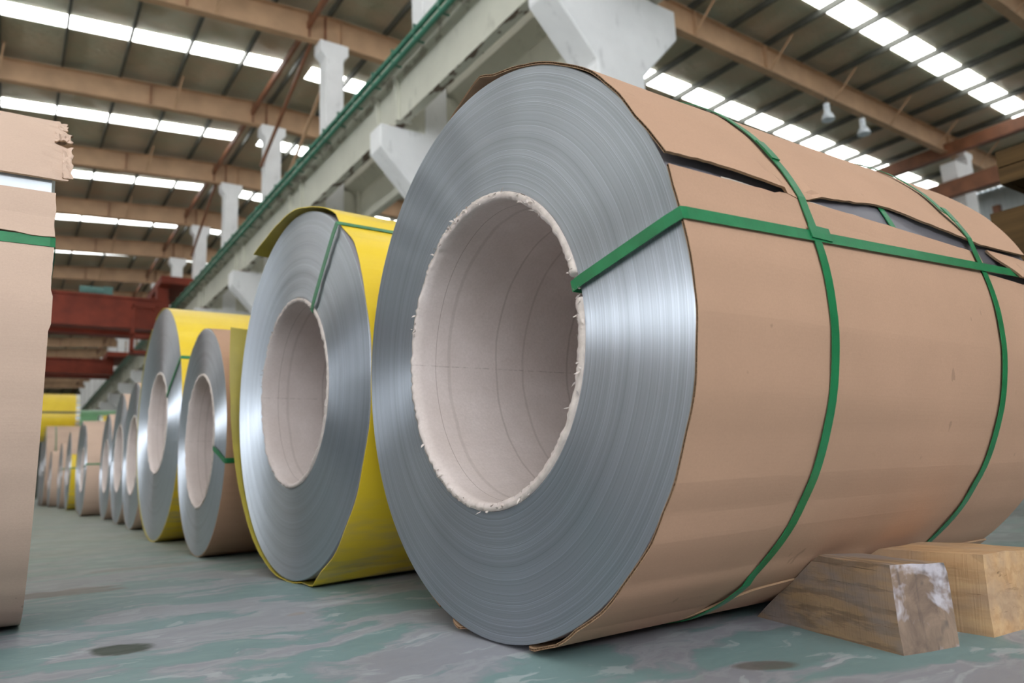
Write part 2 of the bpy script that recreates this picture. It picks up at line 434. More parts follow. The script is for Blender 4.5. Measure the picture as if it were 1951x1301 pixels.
# skylights: strips of translucent panes between the purlins
pane_me = {}
def pane(root, xa, xb, yc, wy, zoff):
    key = (round(xb - xa, 3), round(wy, 2), xa < XC)
    L = xb - xa; sl = .07 if xa < XC else -.02
    if key not in pane_me:
        n = 9; V = []; F = []
        for j in range(n):
            yy = -wy / 2 + wy * j / (n - 1); dz = .012 if j % 2 else 0
            for (x, z) in ((-L / 2, dz), (L / 2, dz), (-L / 2, dz + .012), (L / 2, dz + .012)): V.append((x, yy, z + sl * x))
        for j in range(n - 1):
            a = 4 * j; F += [(a, a + 1, a + 5, a + 4), (a + 2, a + 6, a + 7, a + 3)]
        me = bpy.data.meshes.new('pane'); me.from_pydata(V, [], F); me.update(); me.materials.append(MAT['pane']); pane_me[key] = me
    o = bpy.data.objects.new('pane', pane_me[key]); C.objects.link(o)
    xm = (xa + xb) / 2; o.parent = root; o.location = (xm - root.location.x, yc - root.location.y, zs(xm) - .012 - root.location.z)
win = 0
def strip(xs, yc, label):
    global win
    win += 1
    x_m = (xs[0] + xs[-1]) / 2
    wy = .66 if xs[0] < XC - 3 else .78
    root = empty('window_%d' % win, (x_m, yc, zs(x_m)))
    tag(root, label, 'skylight', 'strips of roof skylights', 'structure')
    for a, b in zip(xs[:-1], xs[1:]):
        pane(root, min(a, b) + .012, max(a, b) - .012, yc, wy, 0)
for k, yc in enumerate(STRIPS):
    kk = k - 3
    if kk < 0: where = ('just behind the viewer', 'two rows behind the viewer', 'three rows behind the viewer')[-kk - 1]
    else: where = ORD[kk] + ' in view counted from the camera'
    strip([x for x in PL[1:]][::-1] + [XC - .22], yc, 'glowing strip of translucent roof panes in the left bay, ' + where)
    strip([XC + .55] + PR, yc, 'glowing strip of translucent roof panes in the right bay, ' + where)

# columns
COLY = [7.06] + [12.7 + 5.92 * k for k in range(0, 16)]
LX0, LX1, CX = 6.59, 7.51, 7.05
def column(i, yf):
    root = empty('concrete_column', (CX, yf + .27, 0))
    lab = 'white concrete column with corbels, %s along the crane beams counted from the camera' % ORD[i]
    tag(root, lab, 'column', 'concrete columns between the bays', 'structure')
    m = MB(); pr = [(-.46, 0), (.46, 0), (.46, 5.72), (1.25, 6.5 + .44), (1.25, 7.42), (-1.25, 7.42), (-1.25, 6.94), (-.46, 6.1 - .1), ]
    pr = [(-.46, 0), (.46, 0), (.46, 6.08), (1.25, 6.92), (1.25, 7.42), (-1.25, 7.42), (-1.25, 6.92), (-.46, 6.08)]
    m.prism(pr, lambda u, v: (u, -.27, v), lambda u, v: (u, .27, v))
    o = m.build('corbel_shaft', MAT['white_conc'], root)
    bv = o.modifiers.new('bevel', 'BEVEL'); bv.width = .02; bv.segments = 1
    m = MB(); pr = [(-.20, 7.42), (.34, 7.42), (.34, 12.42), (.50, 12.58), (.50, 12.9), (-.36, 12.9), (-.36, 12.58), (-.20, 12.42)]
    m.prism(pr, lambda u, v: (u, -.22, v), lambda u, v: (u, .3, v))
    o = m.build('upper_shaft', MAT['white_conc'], root)
    bv = o.modifiers.new('bevel', 'BEVEL'); bv.width = .02; bv.segments = 1
    MB().box(-.70, .70, -.2, .22, 7.42, 8.42).build('beam_seat_block', MAT['cream_conc'], root)
    for sx in (-1, 1):   # bearing plates under the crane beams
        MB().box(sx * .82 - .2, sx * .82 + .2, -.2, .2, 7.42, 7.455).build('bearing_plate', MAT['rust'], root)
for i, yf in enumerate(COLY): column(i, yf)

# crane beams: concrete T section with ribs at the supports
def crane_beam(xc, side, fl, label):
    root = empty('crane_beam', (xc, 0, 7.455))
    tag(root, label, 'beam', 'concrete crane beams', 'structure')
    pr = [(-.10, 0), (.10, 0), (.10, .84), (fl, 1.07), (fl, 1.27), (-fl, 1.27), (-fl, 1.07), (-.10, .84)]
    MB().prism(pr, lambda u, v: (u, YN, v), lambda u, v: (u, YF - 2, v)).build('beam_body', MAT['cream_conc' if side > 0 else 'cream_plain'], root)
    MB().prism([(-.06, 1.27), (.06, 1.27), (.02, 1.31), (.02, 1.40), (.04, 1.42), (-.04, 1.42), (-.02, 1.40), (-.02, 1.31)],
               lambda u, v: (u, YN, v), lambda u, v: (u, YF - 2, v)).build('crane_rail', MAT['rust'], root)
    for yf in COLY:
        for dy in (-.22, .74):
            m = MB(); y = yf + dy
            for s in (-1, 1):
                m.prism([(s * .10, 0), (s * .17, 0), (s * .19, 1.0), (s * .10, .86)], lambda u, v: (u, y, v), lambda u, v: (u, y + .12, v))
            m.build('end_rib', MAT['cream_conc'], root)
    # holes with bolts under the flange
    for k in range(34):
        y = YN + 8 + 1.18 * k
        MB().tube([(side * .2, y, .925), (side * .2, y, .995)], .028, 6).build('flange_bolt', MAT['rust'], root)
crane_beam(6.23, 1, .33, 'cream concrete crane beam of the left bay carrying the green rails')
crane_beam(7.87, -1, .43, 'cream concrete crane beam of the right bay seen behind the left one')

# green conductor rails on brackets
rails = empty('conductor_rails', (5.82, 0, 8.3))
tag(rails, 'bundle of green crane conductor rails on brackets along the cream beam', 'rails')
for (dx, dz) in ((-.05, .20), (-.14, .10), (-.05, .0), (-.14, -.10)):
    MB().tube([(dx, YN, dz), (dx, 105, dz)], .045, 8).build('rail', MAT['rail'], rails, smooth=True)
for k in range(58):
    y = 5.2 + .95 * k
    m = MB(); m.box(-.16, .06, y, y + .035, .215, .24); m.box(-.16, .06, y, y + .035, -.09, -.065); m.box(-.155, -.135, y, y + .035, -.09, .24); m.box(-.18, -.16, y - .02, y + .055, .04, .07)
    m.build('rail_bracket', MAT['rail'], rails)

# rafters
def rafter(i, yc, xa, xb, side):
    root = empty('roof_rafter', ((xa + xb) / 2, yc, zb((xa + xb) / 2)))
    ord_ = ORD[i] if i >= 0 else 'hidden'
    tag(root, 'tan steel I section rafter across the %s bay, %s from the camera' % (side, ord_), 'rafter', 'roof rafters', 'structure')
    ox, oy, oz = root.location
    m = MB(); pr = [(-.13, 0), (.13, 0), (.13, 1), (.008, 1), (.008, 2), (.13, 2), (.13, 3), (-.13, 3), (-.13, 2), (-.008, 2), (-.008, 1), (-.13, 1)]
    def end(xq):
        d = zt(xq) - zb(xq); zz = {0: 0, 1: .025, 2: d - .025, 3: d}
        return [(xq - ox, u, zb(xq) - oz + zz[k]) for u, k in pr]
    A_ = end(xa); B_ = end(xb); n_ = len(pr)
    m.add(A_ + B_, [(i, (i + 1) % n_, n_ + (i + 1) % n_, n_ + i) for i in range(n_)] + [tuple(range(n_ - 1, -1, -1)), tuple(range(n_, 2 * n_))])
    m.build('i_beam', MAT['rafter'], root)
    xs = [XC - .62, XC - .15, XC - 3.9, XC - 8.2, XC - 11] if side == 'left' else [XC + .35, XC + 4.2, XC + 9.0, 19.35, 31.2]
    for x in xs:
        MB().box(x - .012 - ox, x + .012 - ox, -.13, .13, zb(x) - oz + .02, zt(x) - .02 - oz).build('stiffener', MAT['rust'] if side == 'left' else MAT['rafter'], root)
    # fly braces from the bottom flange up to the purlins
    xs = PL[2:12:3] if side == 'left' else PR[2::2]
    for x in xs:
        if xa < x < xb:
            MB().bar((x - ox, -.1, zb(x) - oz + .03), (x - ox + .12, -.95, zt(x) - oz + .02), .05, .05).build('fly_brace', MAT['rafter'], root)
for i, yf in enumerate(COLY):
    rafter(i, yf + .3, X0 + .05, XC + .02, 'left'); rafter(i, yf + .3, XC + .02, X1 - .1, 'right')

# struts and bracing along the column row
def strut(name, a, b, wd, ht, mat, label, cat, group=None):
    o = MB().bar((0, 0, 0), Vector(b) - Vector(a), wd, ht).build(name, mat, loc=a)
    return tag(o, label, cat, group, 'structure')
strut('eaves_strut', (6.42, YN, 13.35), (6.42, YF - 2, 13.35), .1, .2, MAT['rust'], 'rusty brown strut under the roof beside the column heads', 'strut')
strut('tie_beam', (31.0, YN, 12.55), (31.0, YF - 2, 12.55), .3, .5, MAT['rust'], 'red brown longitudinal tie beam under the right roof', 'beam')
for i in (2, 4):
    y0, y1 = COLY[i] + .3, COLY[i + 1] + .3
    strut('bracing_bar', (6.55, y0, 9.6 if 0 else 13.0), (6.75, y1, 11.4), .09, .09, MAT['rust'],
          'rusty diagonal bracing bar between the %s and %s column heads' % (ORD[i], ORD[i + 1]), 'brace')
strut('bracing_bar', (7.05, COLY[3] + .3, 9.2), (7.15, COLY[2] + .6, 12.3), .08, .08, MAT['rafter'], 'thin tan bracing rod between the third and fourth columns', 'brace')

# right column row
for i, yf in enumerate([6.9, 12.85, 18.75, 24.7]):
    root = empty('bay_column', (31.6, yf, 0))
    tag(root, 'pale steel faced column on the far right of the right bay, %s from the camera' % ORD[i], 'column', 'columns on the far side of the right bay', 'structure')
    MB().prism([(-.55, 0), (.3, 0), (.3, 11.9), (-.95, 11.9), (-.95, 11.2), (-.55, 10.6)], lambda u, v: (u, -.3, v), lambda u, v: (u, .3, v)).build('lower_shaft', MAT['white_conc'], root)
    MB().prism([(.35, 0), (.75, 0), (.75, 12.3), (.9, 12.4), (.9, 12.6), (.2, 12.6), (.2, 12.4), (.35, 12.3)], lambda u, v: (u, -.2, v), lambda u, v: (u, .2, v)).build('upper_shaft', MAT['white_conc'], root)
strut('runway_girder', (30.3, YN, 10.65), (30.3, YF - 2, 10.65), .35, .62, MAT['rust'], 'brown steel runway girder along the right side wall', 'beam')
strut('wall_post', (39.3, 14.6, 0), (39.3, 14.6, 12.2), .3, .3, MAT['rust'], 'rusty brown post against the pale sheet wall', 'post')

# travelling cranes far down the left bay
def crane(yc, z0, z1, xr, label):
    root = empty('travelling_crane', (0, yc, z0)); tag(root, label, 'crane', 'travelling cranes')
    H = z1 - z0
    for dy in (-.9, .9):
        m = MB(); m.box(X0 + 1, xr, dy - .28, dy + .28, .12, H - .1)
        m.box(X0 + 1, xr, dy - .36, dy + .36, H - .1, H); m.box(X0 + 1, xr, dy - .36, dy + .36, .06, .12)
        m.build('bridge_girder', MAT['crane_red'], root)
    for dy in (-.9, .9):
        MB().box(xr - .5, xr - .05, dy - .3, dy + .3, H - .05, 9.28 - z0).build('hanger_plate', MAT['crane_red'], root)
    MB().box(xr - .5, 6.42, -2.1, 2.1, 9.28 - z0, 9.6 - z0).build('end_carriage', MAT['crane_red'], root)
    for dy in (-1.6, 1.6):
        MB().tube([(6.17, dy, 9.10 - z0), (6.29, dy, 9.10 - z0)], .2, 14).build('wheel', MAT['purlin'], root)
    return root
cr = crane(36.3, 7.25, 8.72, 5.6, 'nearer red overhead crane bridge far down the left bay')
m = MB(); m.tube([(2.1, -1.0, 1.62), (3.0, -1.0, 1.62)], .22, 12); m.box(3.0, 3.35, -1.15, -.85, 1.5, 1.85)
m.build('drive_motor', MAT['teal'], cr)
m = MB()
for (ax, ay) in ((4.15, -1.6), (5.05, -1.6), (4.15, -1.0), (5.05, -1.0)): m.box(ax - .05, ax + .05, ay - .05, ay + .05, -1.05, 1.1)
for z in (-1.05, -.35, .95): m.box(4.1, 5.1, -1.65, -1.55, z, z + .09); m.box(4.1, 5.1, -1.05, -.95, z, z + .09); m.box(4.1, 4.2, -1.65, -.95, z, z + .09); m.box(5.0, 5.1, -1.65, -.95, z, z + .09)
m.box(4.1, 5.1, -1.65, -.95, -1.09, -1.04)
m.build('access_cage', MAT['crane_red'], cr)
crane(57., 8.1, 9.2, 5.6, 'farther red overhead crane bridge beyond the first one')

# high bay lamps under the right rafter
for i, x in enumerate((22.55, 24.75)):
    root = empty('high_bay_lamp', (x, 12.95, 11.78))
    tag(root, 'white dome lamp hanging under the right rafter, %s' % ('nearer the columns' if i == 0 else 'nearer the right wall'), 'lamp', 'high bay lamps')
    m = MB(); n = 20; prof = [(r_ * .75, z_) for r_, z_ in [(.30, 0), (.29, .05), (.22, .2), (.12, .3), (.1, .3), (.2, .18), (.27, .03)]]
    V = [(r * cos(2 * pi * j / n), r * sin(2 * pi * j / n), z) for r, z in prof for j in range(n)]
    F = [(i_ * n + j, i_ * n + (j + 1) % n, (i_ + 1) * n + (j + 1) % n, (i_ + 1) * n + j) for i_ in range(len(prof) - 1) for j in range(n)]
    m.add(V, F).build('reflector', MAT['lamp_white'], root, smooth=True)
    MB().tube([(0, 0, .28), (0, 0, .6)], .1, 12).build('gear_housing', MAT['lamp_white'], root)
    MB().tube([(0, 0, .6), (0, 0, zb(x) - 11.78)], .02, 6).build('hanger', MAT['purlin'], root)

# ------------------------------------------------------------------ coils
def interp(pts, a):
    """piecewise-linear through sorted (angle,value) pairs"""
    if a <= pts[0][0]: return pts[0][1]
    for (a0, v0), (a1, v1) in zip(pts, pts[1:]):
        if a <= a1: return v0 + (v1 - v0) * (a - a0) / (a1 - a0)
    return pts[-1][1]

def P(a, x, r): a = R_(a); return (x, r * cos(a), r * sin(a))

def roll_mesh(Rr, rc, L, nr, na, amp, seed, name, mats, parent, zc, coarse=0.):
    """wound strip: both faces built from many slightly uneven rings"""
    rnd = random.Random(seed); V = []; F = []; mi = []
    rs = [rc + (Rr - rc) * i / nr for i in range(nr + 1)]
    ph = [rnd.uniform(0, 6) for _ in range(4)]
    off = []
    for i, r in enumerate(rs):
        o = rnd.uniform(-amp, amp) + coarse * (sin(r * 55 + ph[0]) * .5 + sin(r * 130 + ph[1]) * .35 + sin(r * 23 + ph[2]) * .4)
        off.append(o)
    off[-1] = abs(off[-1]); off[0] = abs(off[0])
    def ringv(r, x): 
        return [(x, r * cos(2 * pi * j / na), r * sin(2 * pi * j / na)) for j in range(na)]
    rows = [ringv(r, o) for r, o in zip(rs, off)] + [ringv(Rr, L * q) for q in (.5,)] + [ringv(r, L - abs(o)) for r, o in reversed(list(zip(rs, off)))]
    for row in rows: V += row
    n = len(rows)
    for i in range(n):
        k = (i + 1) % n; m_ = 0 if (i < nr or nr + 1 < i < n - 1) else 1
        for j in range(na):
            F.append((i * na + j, k * na + j, k * na + (j + 1) % na, i * na + (j + 1) % na)); mi.append(m_)
    o = mesh(name, V, F, mats, parent, (0, 0, zc), mi, smooth=True)
    return o

def core_mesh(rc, L, th, na, parent, zc, seed, notch=None, fuzz=0, jag=.0025):
    rnd = random.Random(seed); m = MB(); V = []; F = []
    jx = []
    for j in range(na):
        a = 360 * j / na
        q = -.004 + rnd.uniform(-jag, jag) + .003 * mnoise.noise(Vector((a * .09, seed, 0)))
        dr = rnd.uniform(-jag, jag) * .5 + .003 * mnoise.noise(Vector((a * .05, seed, 4)))
        if notch and abs((a - notch + 180) % 360 - 180) < 3.4: q = .035 + rnd.uniform(-.004, .004)
        jx.append((q, dr))
    def row(fr, fx): return [P(360 * j / na, fx(j), fr(j)) for j in range(na)]
    rows = [row(lambda j: rc - .0004, lambda j: L), row(lambda j: rc - .0004, lambda j: max(jx[j][0], .0) + .012), row(lambda j: rc - .0004 , lambda j: jx[j][0]),
            row(lambda j: rc - th * .5, lambda j: jx[j][0] - .002 + rnd.uniform(-.001, .001)), row(lambda j: rc - th + jx[j][1], lambda j: jx[j][0] + .001),
            row(lambda j: rc - th, lambda j: max(jx[j][0], 0) + .02)] + [row(lambda j: rc - th, lambda j, q=q: L * q) for q in (.25, .5, .75, 1)]
    for r_ in rows: V += r_
    n = len(rows)
    for i in range(n):
        k = (i + 1) % n
        for j in range(na): F.append((i * na + j, k * na + j, k * na + (j + 1) % na, i * na + (j + 1) % na))
    mi = [1 if (f[0] // na) in (1, 2) else 0 for f in F]
    o = mesh('core_tube', V, F, [MAT['core'], MAT['torn']], parent, (0, 0, zc), mi, smooth=True)
    if fuzz:
        m = MB()
        spots = [118, 122, 138, 97, 95, 131, 126, 245, 262, 268, 275, 290, 172, 165, 200, 12, 20, 335, 60, 75]
        for k in range(fuzz):
            a = rnd.choice(spots) + rnd.gauss(0, 5) if rnd.random() < .6 else rnd.uniform(0, 360)
            r = rc - rnd.uniform(-.002, th); ln = rnd.uniform(.004, .013); wd = rnd.uniform(.001, .003)
            b = Vector(P(a, -.005, r)); d = Vector((rnd.uniform(-1, -.2), rnd.uniform(-1, 1), rnd.uniform(-1, 1))).normalized(); e = Vector((rnd.uniform(-1, 1), rnd.uniform(-1, 1), rnd.uniform(-1, 1))).normalized()
            p1 = b + d * ln * .6 + e * .002; p2 = b + d * ln + e * .006
            m.add([b + e * wd, b - e * wd, p1 + e * wd, p1 - e * wd, p2], [(0, 1, 3, 2), (2, 3, 4)])
        f_ = m.build('torn_fibre', MAT['torn'], o, recalc=False); f_['kind'] = 'stuff'; f_['label'] = 'frayed paper fibres'
    return o

def sheet(name, a0, a1, rad, xs, xe, th, na, nx, mats, parent, zc, fade=None, flute=False, crumple=0., seed=0, lift=None, wave=0.):
    """thin wrap between angles a0(x)..a1(x); rad(a) at the front edge; xs(a), xe(a) its ends. materials: outer, inner, edge"""
    fa0 = a0 if callable(a0) else (lambda x: a0); fa1 = a1 if callable(a1) else (lambda x: a1)
    base = min(rad(fa0(0) + (fa1(0) - fa0(0)) * i / 60) for i in range(61))
    V = []; F = []; mi = []
    grid = []
    for i in range(nx + 1):
        t = (i / nx) ** 1.25 if nx > 8 else i / nx
        row = []
        for j in range(na + 1):
            u = j / na
            am = fa0(0) + (fa1(0) - fa0(0)) * u
            x = xs(am) + (xe(am) - xs(am)) * t
            a = fa0(x) + (fa1(x) - fa0(x)) * u
            r = rad(a)
            if fade: 
                k = math.exp(-max(0, x - xs(am)) / fade); r = base + (r - base) * (.35 + .65 * k)
            if lift: r += lift(a, x)
            if crumple: r += crumple * mnoise.noise(Vector((a * .12, x * 5, seed)))
            if wave: r += wave * mnoise.noise(Vector((a * .085, x * .8, seed + 9)))
            row.append((a, x, r))
        grid.append(row)
    for off in (0, -th):
        for row in grid: V += [P(a, x, r + off) for a, x, r in row]
    w_ = na + 1; N = (nx + 1) * w_
    for i in range(nx):
        for j in range(na):
            a = i * w_ + j
            F.append((a, a + 1, a + w_ + 1, a + w_)); mi.append(0)
            F.append((N + a, N + a + w_, N + a + w_ + 1, N + a + 1)); mi.append(1)
    for i in range(nx):
        for j, s in ((0, 0), (na, 1)):
            a = i * w_ + j; F.append((a, a + w_, N + a + w_, N + a) if s == 0 else (a, N + a, N + a + w_, a + w_)); mi.append(2)
    if not flute:
        for j in range(na):
            a = j; F.append((a, N + a, N + a + 1, a + 1)); mi.append(2)
    for j in range(na):
        a = nx * w_ + j; F.append((a, a + 1, N + a + 1, N + a)); mi.append(2)
    me_n = len(F)
    if flute:   # corrugated core: zigzag ribbon between the liners along the front edge
        tot = abs(fa1(0) - fa0(0)); nt = int(R_(tot) * base / .0042)
        b = len(V)
        for k in range(nt + 1):
            u = k / nt; q = u * na; j = min(int(q), na - 1); fr = q - j
            a = grid[0][j][0] * (1 - fr) + grid[0][j + 1][0] * fr; x = grid[0][j][1] * (1 - fr) + grid[0][j + 1][1] * fr; r = grid[0][j][2] * (1 - fr) + grid[0][j + 1][2] * fr
            rr = r - (th * .12 if k % 2 else th * .88)
            V.append(P(a, x + .0003, rr)); V.append(P(a, x + .012, rr))
            V.append(P(a, x, r)); V.append(P(a, x, r - .0009)); V.append(P(a, x, r - th + .0009)); V.append(P(a, x, r - th))
        for k in range(nt):
            c = b + 6 * k; F.append((c, c + 1, c + 7, c + 6)); mi.append(1)
            F.append((c + 2, c + 3, c + 9, c + 8)); mi.append(2); F.append((c + 4, c + 5, c + 11, c + 10)); mi.append(2)
    o = mesh(name, V, F, mats, parent, (0, 0, zc), mi)
    return o

def ribbon(name, pts, wdir, wd, th, mat, parent, zc, smooth=True):
    """flat band through pts; wdir[i] its width direction"""
    V = []; F = []
    pts = [Vector(q) for q in pts]; n = len(pts)
    for i, q in enumerate(pts):
        d = (pts[min(i + 1, n - 1)] - pts[max(i - 1, 0)]).normalized(); e = Vector(wdir[i]).normalized(); nn = d.cross(e).normalized() * th
        V += [q + e * wd / 2, q - e * wd / 2, q - e * wd / 2 + nn, q + e * wd / 2 + nn]
    for i in range(n - 1):
        for k in range(4): F.append((4 * i + k, 4 * i + (k + 1) % 4, 4 * i + 4 + (k + 1) % 4, 4 * i + 4 + k))
    F += [(3, 2, 1, 0), (4 * n - 4, 4 * n - 3, 4 * n - 2, 4 * n - 1)]
    m = MB().add(V, F); return m.build(name, mat, parent, (0, 0, zc))

def hoop(x, rfn, wd, parent, zc, a0=-180, a1=180, n=160, slant=0., name='strap'):
    pts = [P(a0 + (a1 - a0) * i / n, x + slant * sin(R_(a0 + (a1 - a0) * i / n)), rfn(a0 + (a1 - a0) * i / n)) for i in range(n + 1)]
    return ribbon(name, pts, [(1, 0, 0)] * (n + 1), wd, .0016, MAT['strap'], parent, zc)

def eye_strap(a_face, a_core, a_end, r_out, rc_in, L, wd, parent, zc, xf=-.004, name='strap', r_end=None):
    """strap through the eye: inside the core, over the face, along the outside, down the back face"""
    def tang(a): a = R_(a); return (0, -sin(a), cos(a))
    r_end = r_end or r_out
    pts = [P(a_core, L + .004, rc_in), P(a_core, L * .5, rc_in), P(a_core, .03, rc_in), P(a_core, xf, rc_in + .002)]
    wdv = [tang(a_core)] * 4
    for t in (.12, .5, .88): 
        a = a_core + (a_face - a_core) * t
        pts.append(P(a, xf - .002, rc_in + (r_out - rc_in) * t)); wdv.append(tang(a))
    pts += [P(a_face, xf, r_out - .001), P(a_face, .004, r_out + .001)]; wdv += [tang(a_face)] * 2
    for t in (.05, .25, .5, .75, 1):
        a = a_face + (a_end - a_face) * t; pts.append(P(a, .004 + (L - .002) * t, r_out + (r_end - r_out) * t + .001)); wdv.append(tang(a))
    pts += [P(a_end, L + .006, rc_in)]; wdv += [tang(a_end)]
    return ribbon(name, pts, wdv, wd, .0016, MAT['strap'], parent, zc)

def seal(a, x, r, da, dx, parent, zc, name='strap_seal'):
    V = []; 
    m = MB()
    for k in range(3):
        aa = a - da / 2 + da * k / 2
        for xx in (x - dx / 2, x + dx / 2):
            V += [P(aa, xx, r), P(aa, xx, r + .0024)]
    F = []
    for k in range(2):
        b = 4 * k
        F += [(b, b + 2, b + 6, b + 4), (b + 1, b + 5, b + 7, b + 3), (b, b + 4, b + 5, b + 1), (b + 2, b + 3, b + 7, b + 6)]
    F += [(0, 1, 3, 2), (8, 10, 11, 9)]
    return m.add(V, F).build(name, MAT['strap'], parent, (0, 0, zc))

COILS = 'steel coils standing in the long row'
card_m = [MAT['card'], MAT['card_in'], MAT['card_in']]

# ---- coil 1, the large one in front
ZC1 = .579; R1 = .575; RC = .3288; L1 = 1.285
c1 = empty('steel_coil', (.8062, 1.2715, 0))
tag(c1, 'largest steel coil in brown cardboard wrap with torn seam, closest to the timber chocks', 'coil', COILS)
roll_mesh(R1, RC, L1, 96, 192, .00006, 1, 'steel_roll', [MAT['steel1'], MAT['steel_side']], c1, ZC1, coarse=.00025)
core_mesh(RC, L1, .0165, 260, c1, ZC1, 3, notch=168.6, fuzz=150)
U = [(20, .580), (60, .579), (71.8, .580), (82.8, .5835), (88, .594), (93, .6047), (98.2, .5897), (110, .5795), (119, .5805), (124, .5815), (132.5, .583), (138, .5805), (142.3, .5825), (148.7, .580), (153, .5835), (157.6, .5855), (160, .587)]
Lw = [(159, .5835), (160.5, .583), (164, .5795), (169, .5795), (174.3, .581), (180, .5805), (183.7, .5825), (189, .5815), (195, .5825), (201, .5812), (208.7, .5845), (214, .5815), (219, .5845), (228.5, .5805), (236, .5855), (243.3, .5815),
      (250, .591), (256.5, .5885), (259, .5805), (262, .5787), (270, .5787), (281, .5787), (284.2, .588), (287.5, .5800), (300, .579), (340, .579)]
def u_a1(x):   # torn lower edge of the upper sheet
    pts = [(-.02, 158.9), (.1, 158.5), (.2, 159.0), (.29, 159.4), (.335, 160.1), (.38, 158.6), (.505, 156.7), (.60, 155.0), (.68, 154.6), (.79, 156.3), (.91, 157.5), (1.02, 158.5), (1.12, 157.9), (1.3, 157.0)]
    return interp(pts, x) + .35 * mnoise.noise(Vector((x * 40, 2, 0))) + .2 * mnoise.noise(Vector((x * 110, 5, 0)))
def l_a0(x):
    return 160.3 - .35 * sin(x * 4) + .18 * mnoise.noise(Vector((x * 25, 7, 0))) + (.0 if x < .27 or x > .33 else -.5)
def u_lift(a, x):
    k = max(0, (a - 148) / 10); return .010 * k * k * (.4 + .6 * math.exp(-((x - .18) / .2) ** 2) + .5 * math.exp(-((x - .8) / .22) ** 2)) * (.15 if abs(x - .33) < .05 else 1)
up_s = sheet('upper_cardboard_wrap', 22, u_a1, lambda a: interp(U, a), lambda a: interp([(60, .03), (71, .012), (83, -.001), (92, -.004), (110, -.002), (159, -.012), (160, -.014)], a),
      lambda a: L1 + interp([(120, .02), (150, .035), (158, -.0), (160, -.01)], a), .0048, 150, 60, card_m, c1, ZC1, fade=.25, flute=True, seed=1, lift=u_lift, wave=.0035, crumple=.0006)
lo_s = sheet('lower_cardboard_wrap', l_a0, 338, lambda a: interp(Lw, a), lambda a: interp([(160, -.004), (258, -.004), (262, .03), (280, .03), (283, -.001), (286, -.001), (292, .03), (340, .03)], a),
      lambda a: interp([(160, 1.0), (166.2, 1.0), (166.8, L1 + .0), (340, L1)], a), .0048, 220, 56, card_m, c1, ZC1, fade=1.2, flute=True, seed=2, wave=.0045, crumple=.0005)
# loose end pieces near the far end, and an overlap near the floor
sheet('cardboard_flap', 159.2, 166.0, lambda a: .590 + .006 * sin(a * .5), lambda a: 1.06 + .012 * (a - 160), lambda a: L1 + .05, .005, 16, 12, card_m, c1, ZC1, crumple=.006, seed=5)
sheet('cardboard_overlap', lambda x: interp([(.28, 252), (.31, 246), (.345, 240.5), (.40, 237.5), (.55, 235.5), (1.3, 234)], x), 262, lambda a: .5875 if a < 250 else .5875 - .0085 * (a - 250) / 12, lambda a: .285, lambda a: L1, .004, 24, 30, card_m, c1, ZC1, crumple=.001, seed=6)
# band of film showing in the seam
sheet('plastic_film', lambda x: 159.1 + .2 * sin(x * 30), 163, lambda a: .5772, lambda a: .13, lambda a: .52, .0006, 8, 10, [MAT['film']] * 3, c1, ZC1, crumple=.001, seed=3)
def r1(a):
    a %= 360
    return (interp(U, a) if 22 < a < 158 else interp(Lw, a if a > 100 else a + 360)) + .0022
def r1s(a):
    a %= 360
    b = .5805
    v = (interp(U, a) if 22 < a < 160 else interp(Lw, a if a > 100 else a + 360))
    v = b + (v - b) * .45 + .0035
    if 233 < a < 262: v = .5895 if a < 250 else .5895 - .009 * (a - 250) / 12
    if 262 <= a < 285: v = .5795
    return v
hoop(1.135 - .8062, r1s, .021, c1, ZC1)
hoop(1.768 - .8062, lambda a: r1s(a) + (.004 if 150 < a % 360 < 158 else 0), .021, c1, ZC1, slant=.02)
tag(hoop(1.455 - .8062, lambda a: .5775, .02, c1, ZC1, 150, 163, 12, name='inner_strap'), 'short green strap seen through the torn seam')
eye_strap(168.9, 168.7, 164.0, .5825, RC - .0175, L1 + .02, .0205, c1, ZC1, xf=-.008, r_end=.5895)
tag(seal(167.0, 1.135 - .8062 + .012, .5855, 2.5, .06, c1, ZC1), 'crimped green seal where two straps cross')
seal(147.5, 1.135 - .8062, .5860, 5.5, .0225, c1, ZC1); seal(150.5, 1.775 - .8062, .5890, 4.5, .0225, c1, ZC1)

# ---- coil 2, yellow sheet wrap curling off the roll
R2 = .6295; ZC2 = R2 + .008; L2 = 1.25
c2 = empty('steel_coil', (.8809, 2.4999, 0), .0296)
c2.location = (.8809 - 2.4999 * sin(.0296), 2.4999 * cos(.0296) + .8809 * 0, 0)
c2.location = (.8809 * cos(.0296) - 2.4999 * sin(.0296), .8809 * sin(.0296) + 2.4999 * cos(.0296), 0)
tag(c2, 'steel coil in curling yellow sheet, directly behind the large cardboard one', 'coil', COILS)
roll_mesh(R2, RC, L2, 64, 160, .0001, 2, 'steel_roll', [MAT['steel2'], MAT['steel_side']], c2, ZC2, coarse=.0011)
core_mesh(RC, L2, .014, 180, c2, ZC2, 8, fuzz=40)
yel = [MAT['yellow'], MAT['yellow_in'], MAT['yellow']]
Y2 = [(58, .703), (60.2, .6957), (69.7, .668), (76, .654), (82.7, .6474), (87, .650), (92.5, .6477), (98, .646), (104, .6425), (112, .6445), (118, .650), (124, .652), (127, .643), (130, .6365), (134, .6365), (139, .642), (146, .6395), (153, .637), (164, .637), (180, .6365), (215, .6365), (238, .637), (245, .642), (252, .662), (257, .650), (262, .637), (266, .6365)]
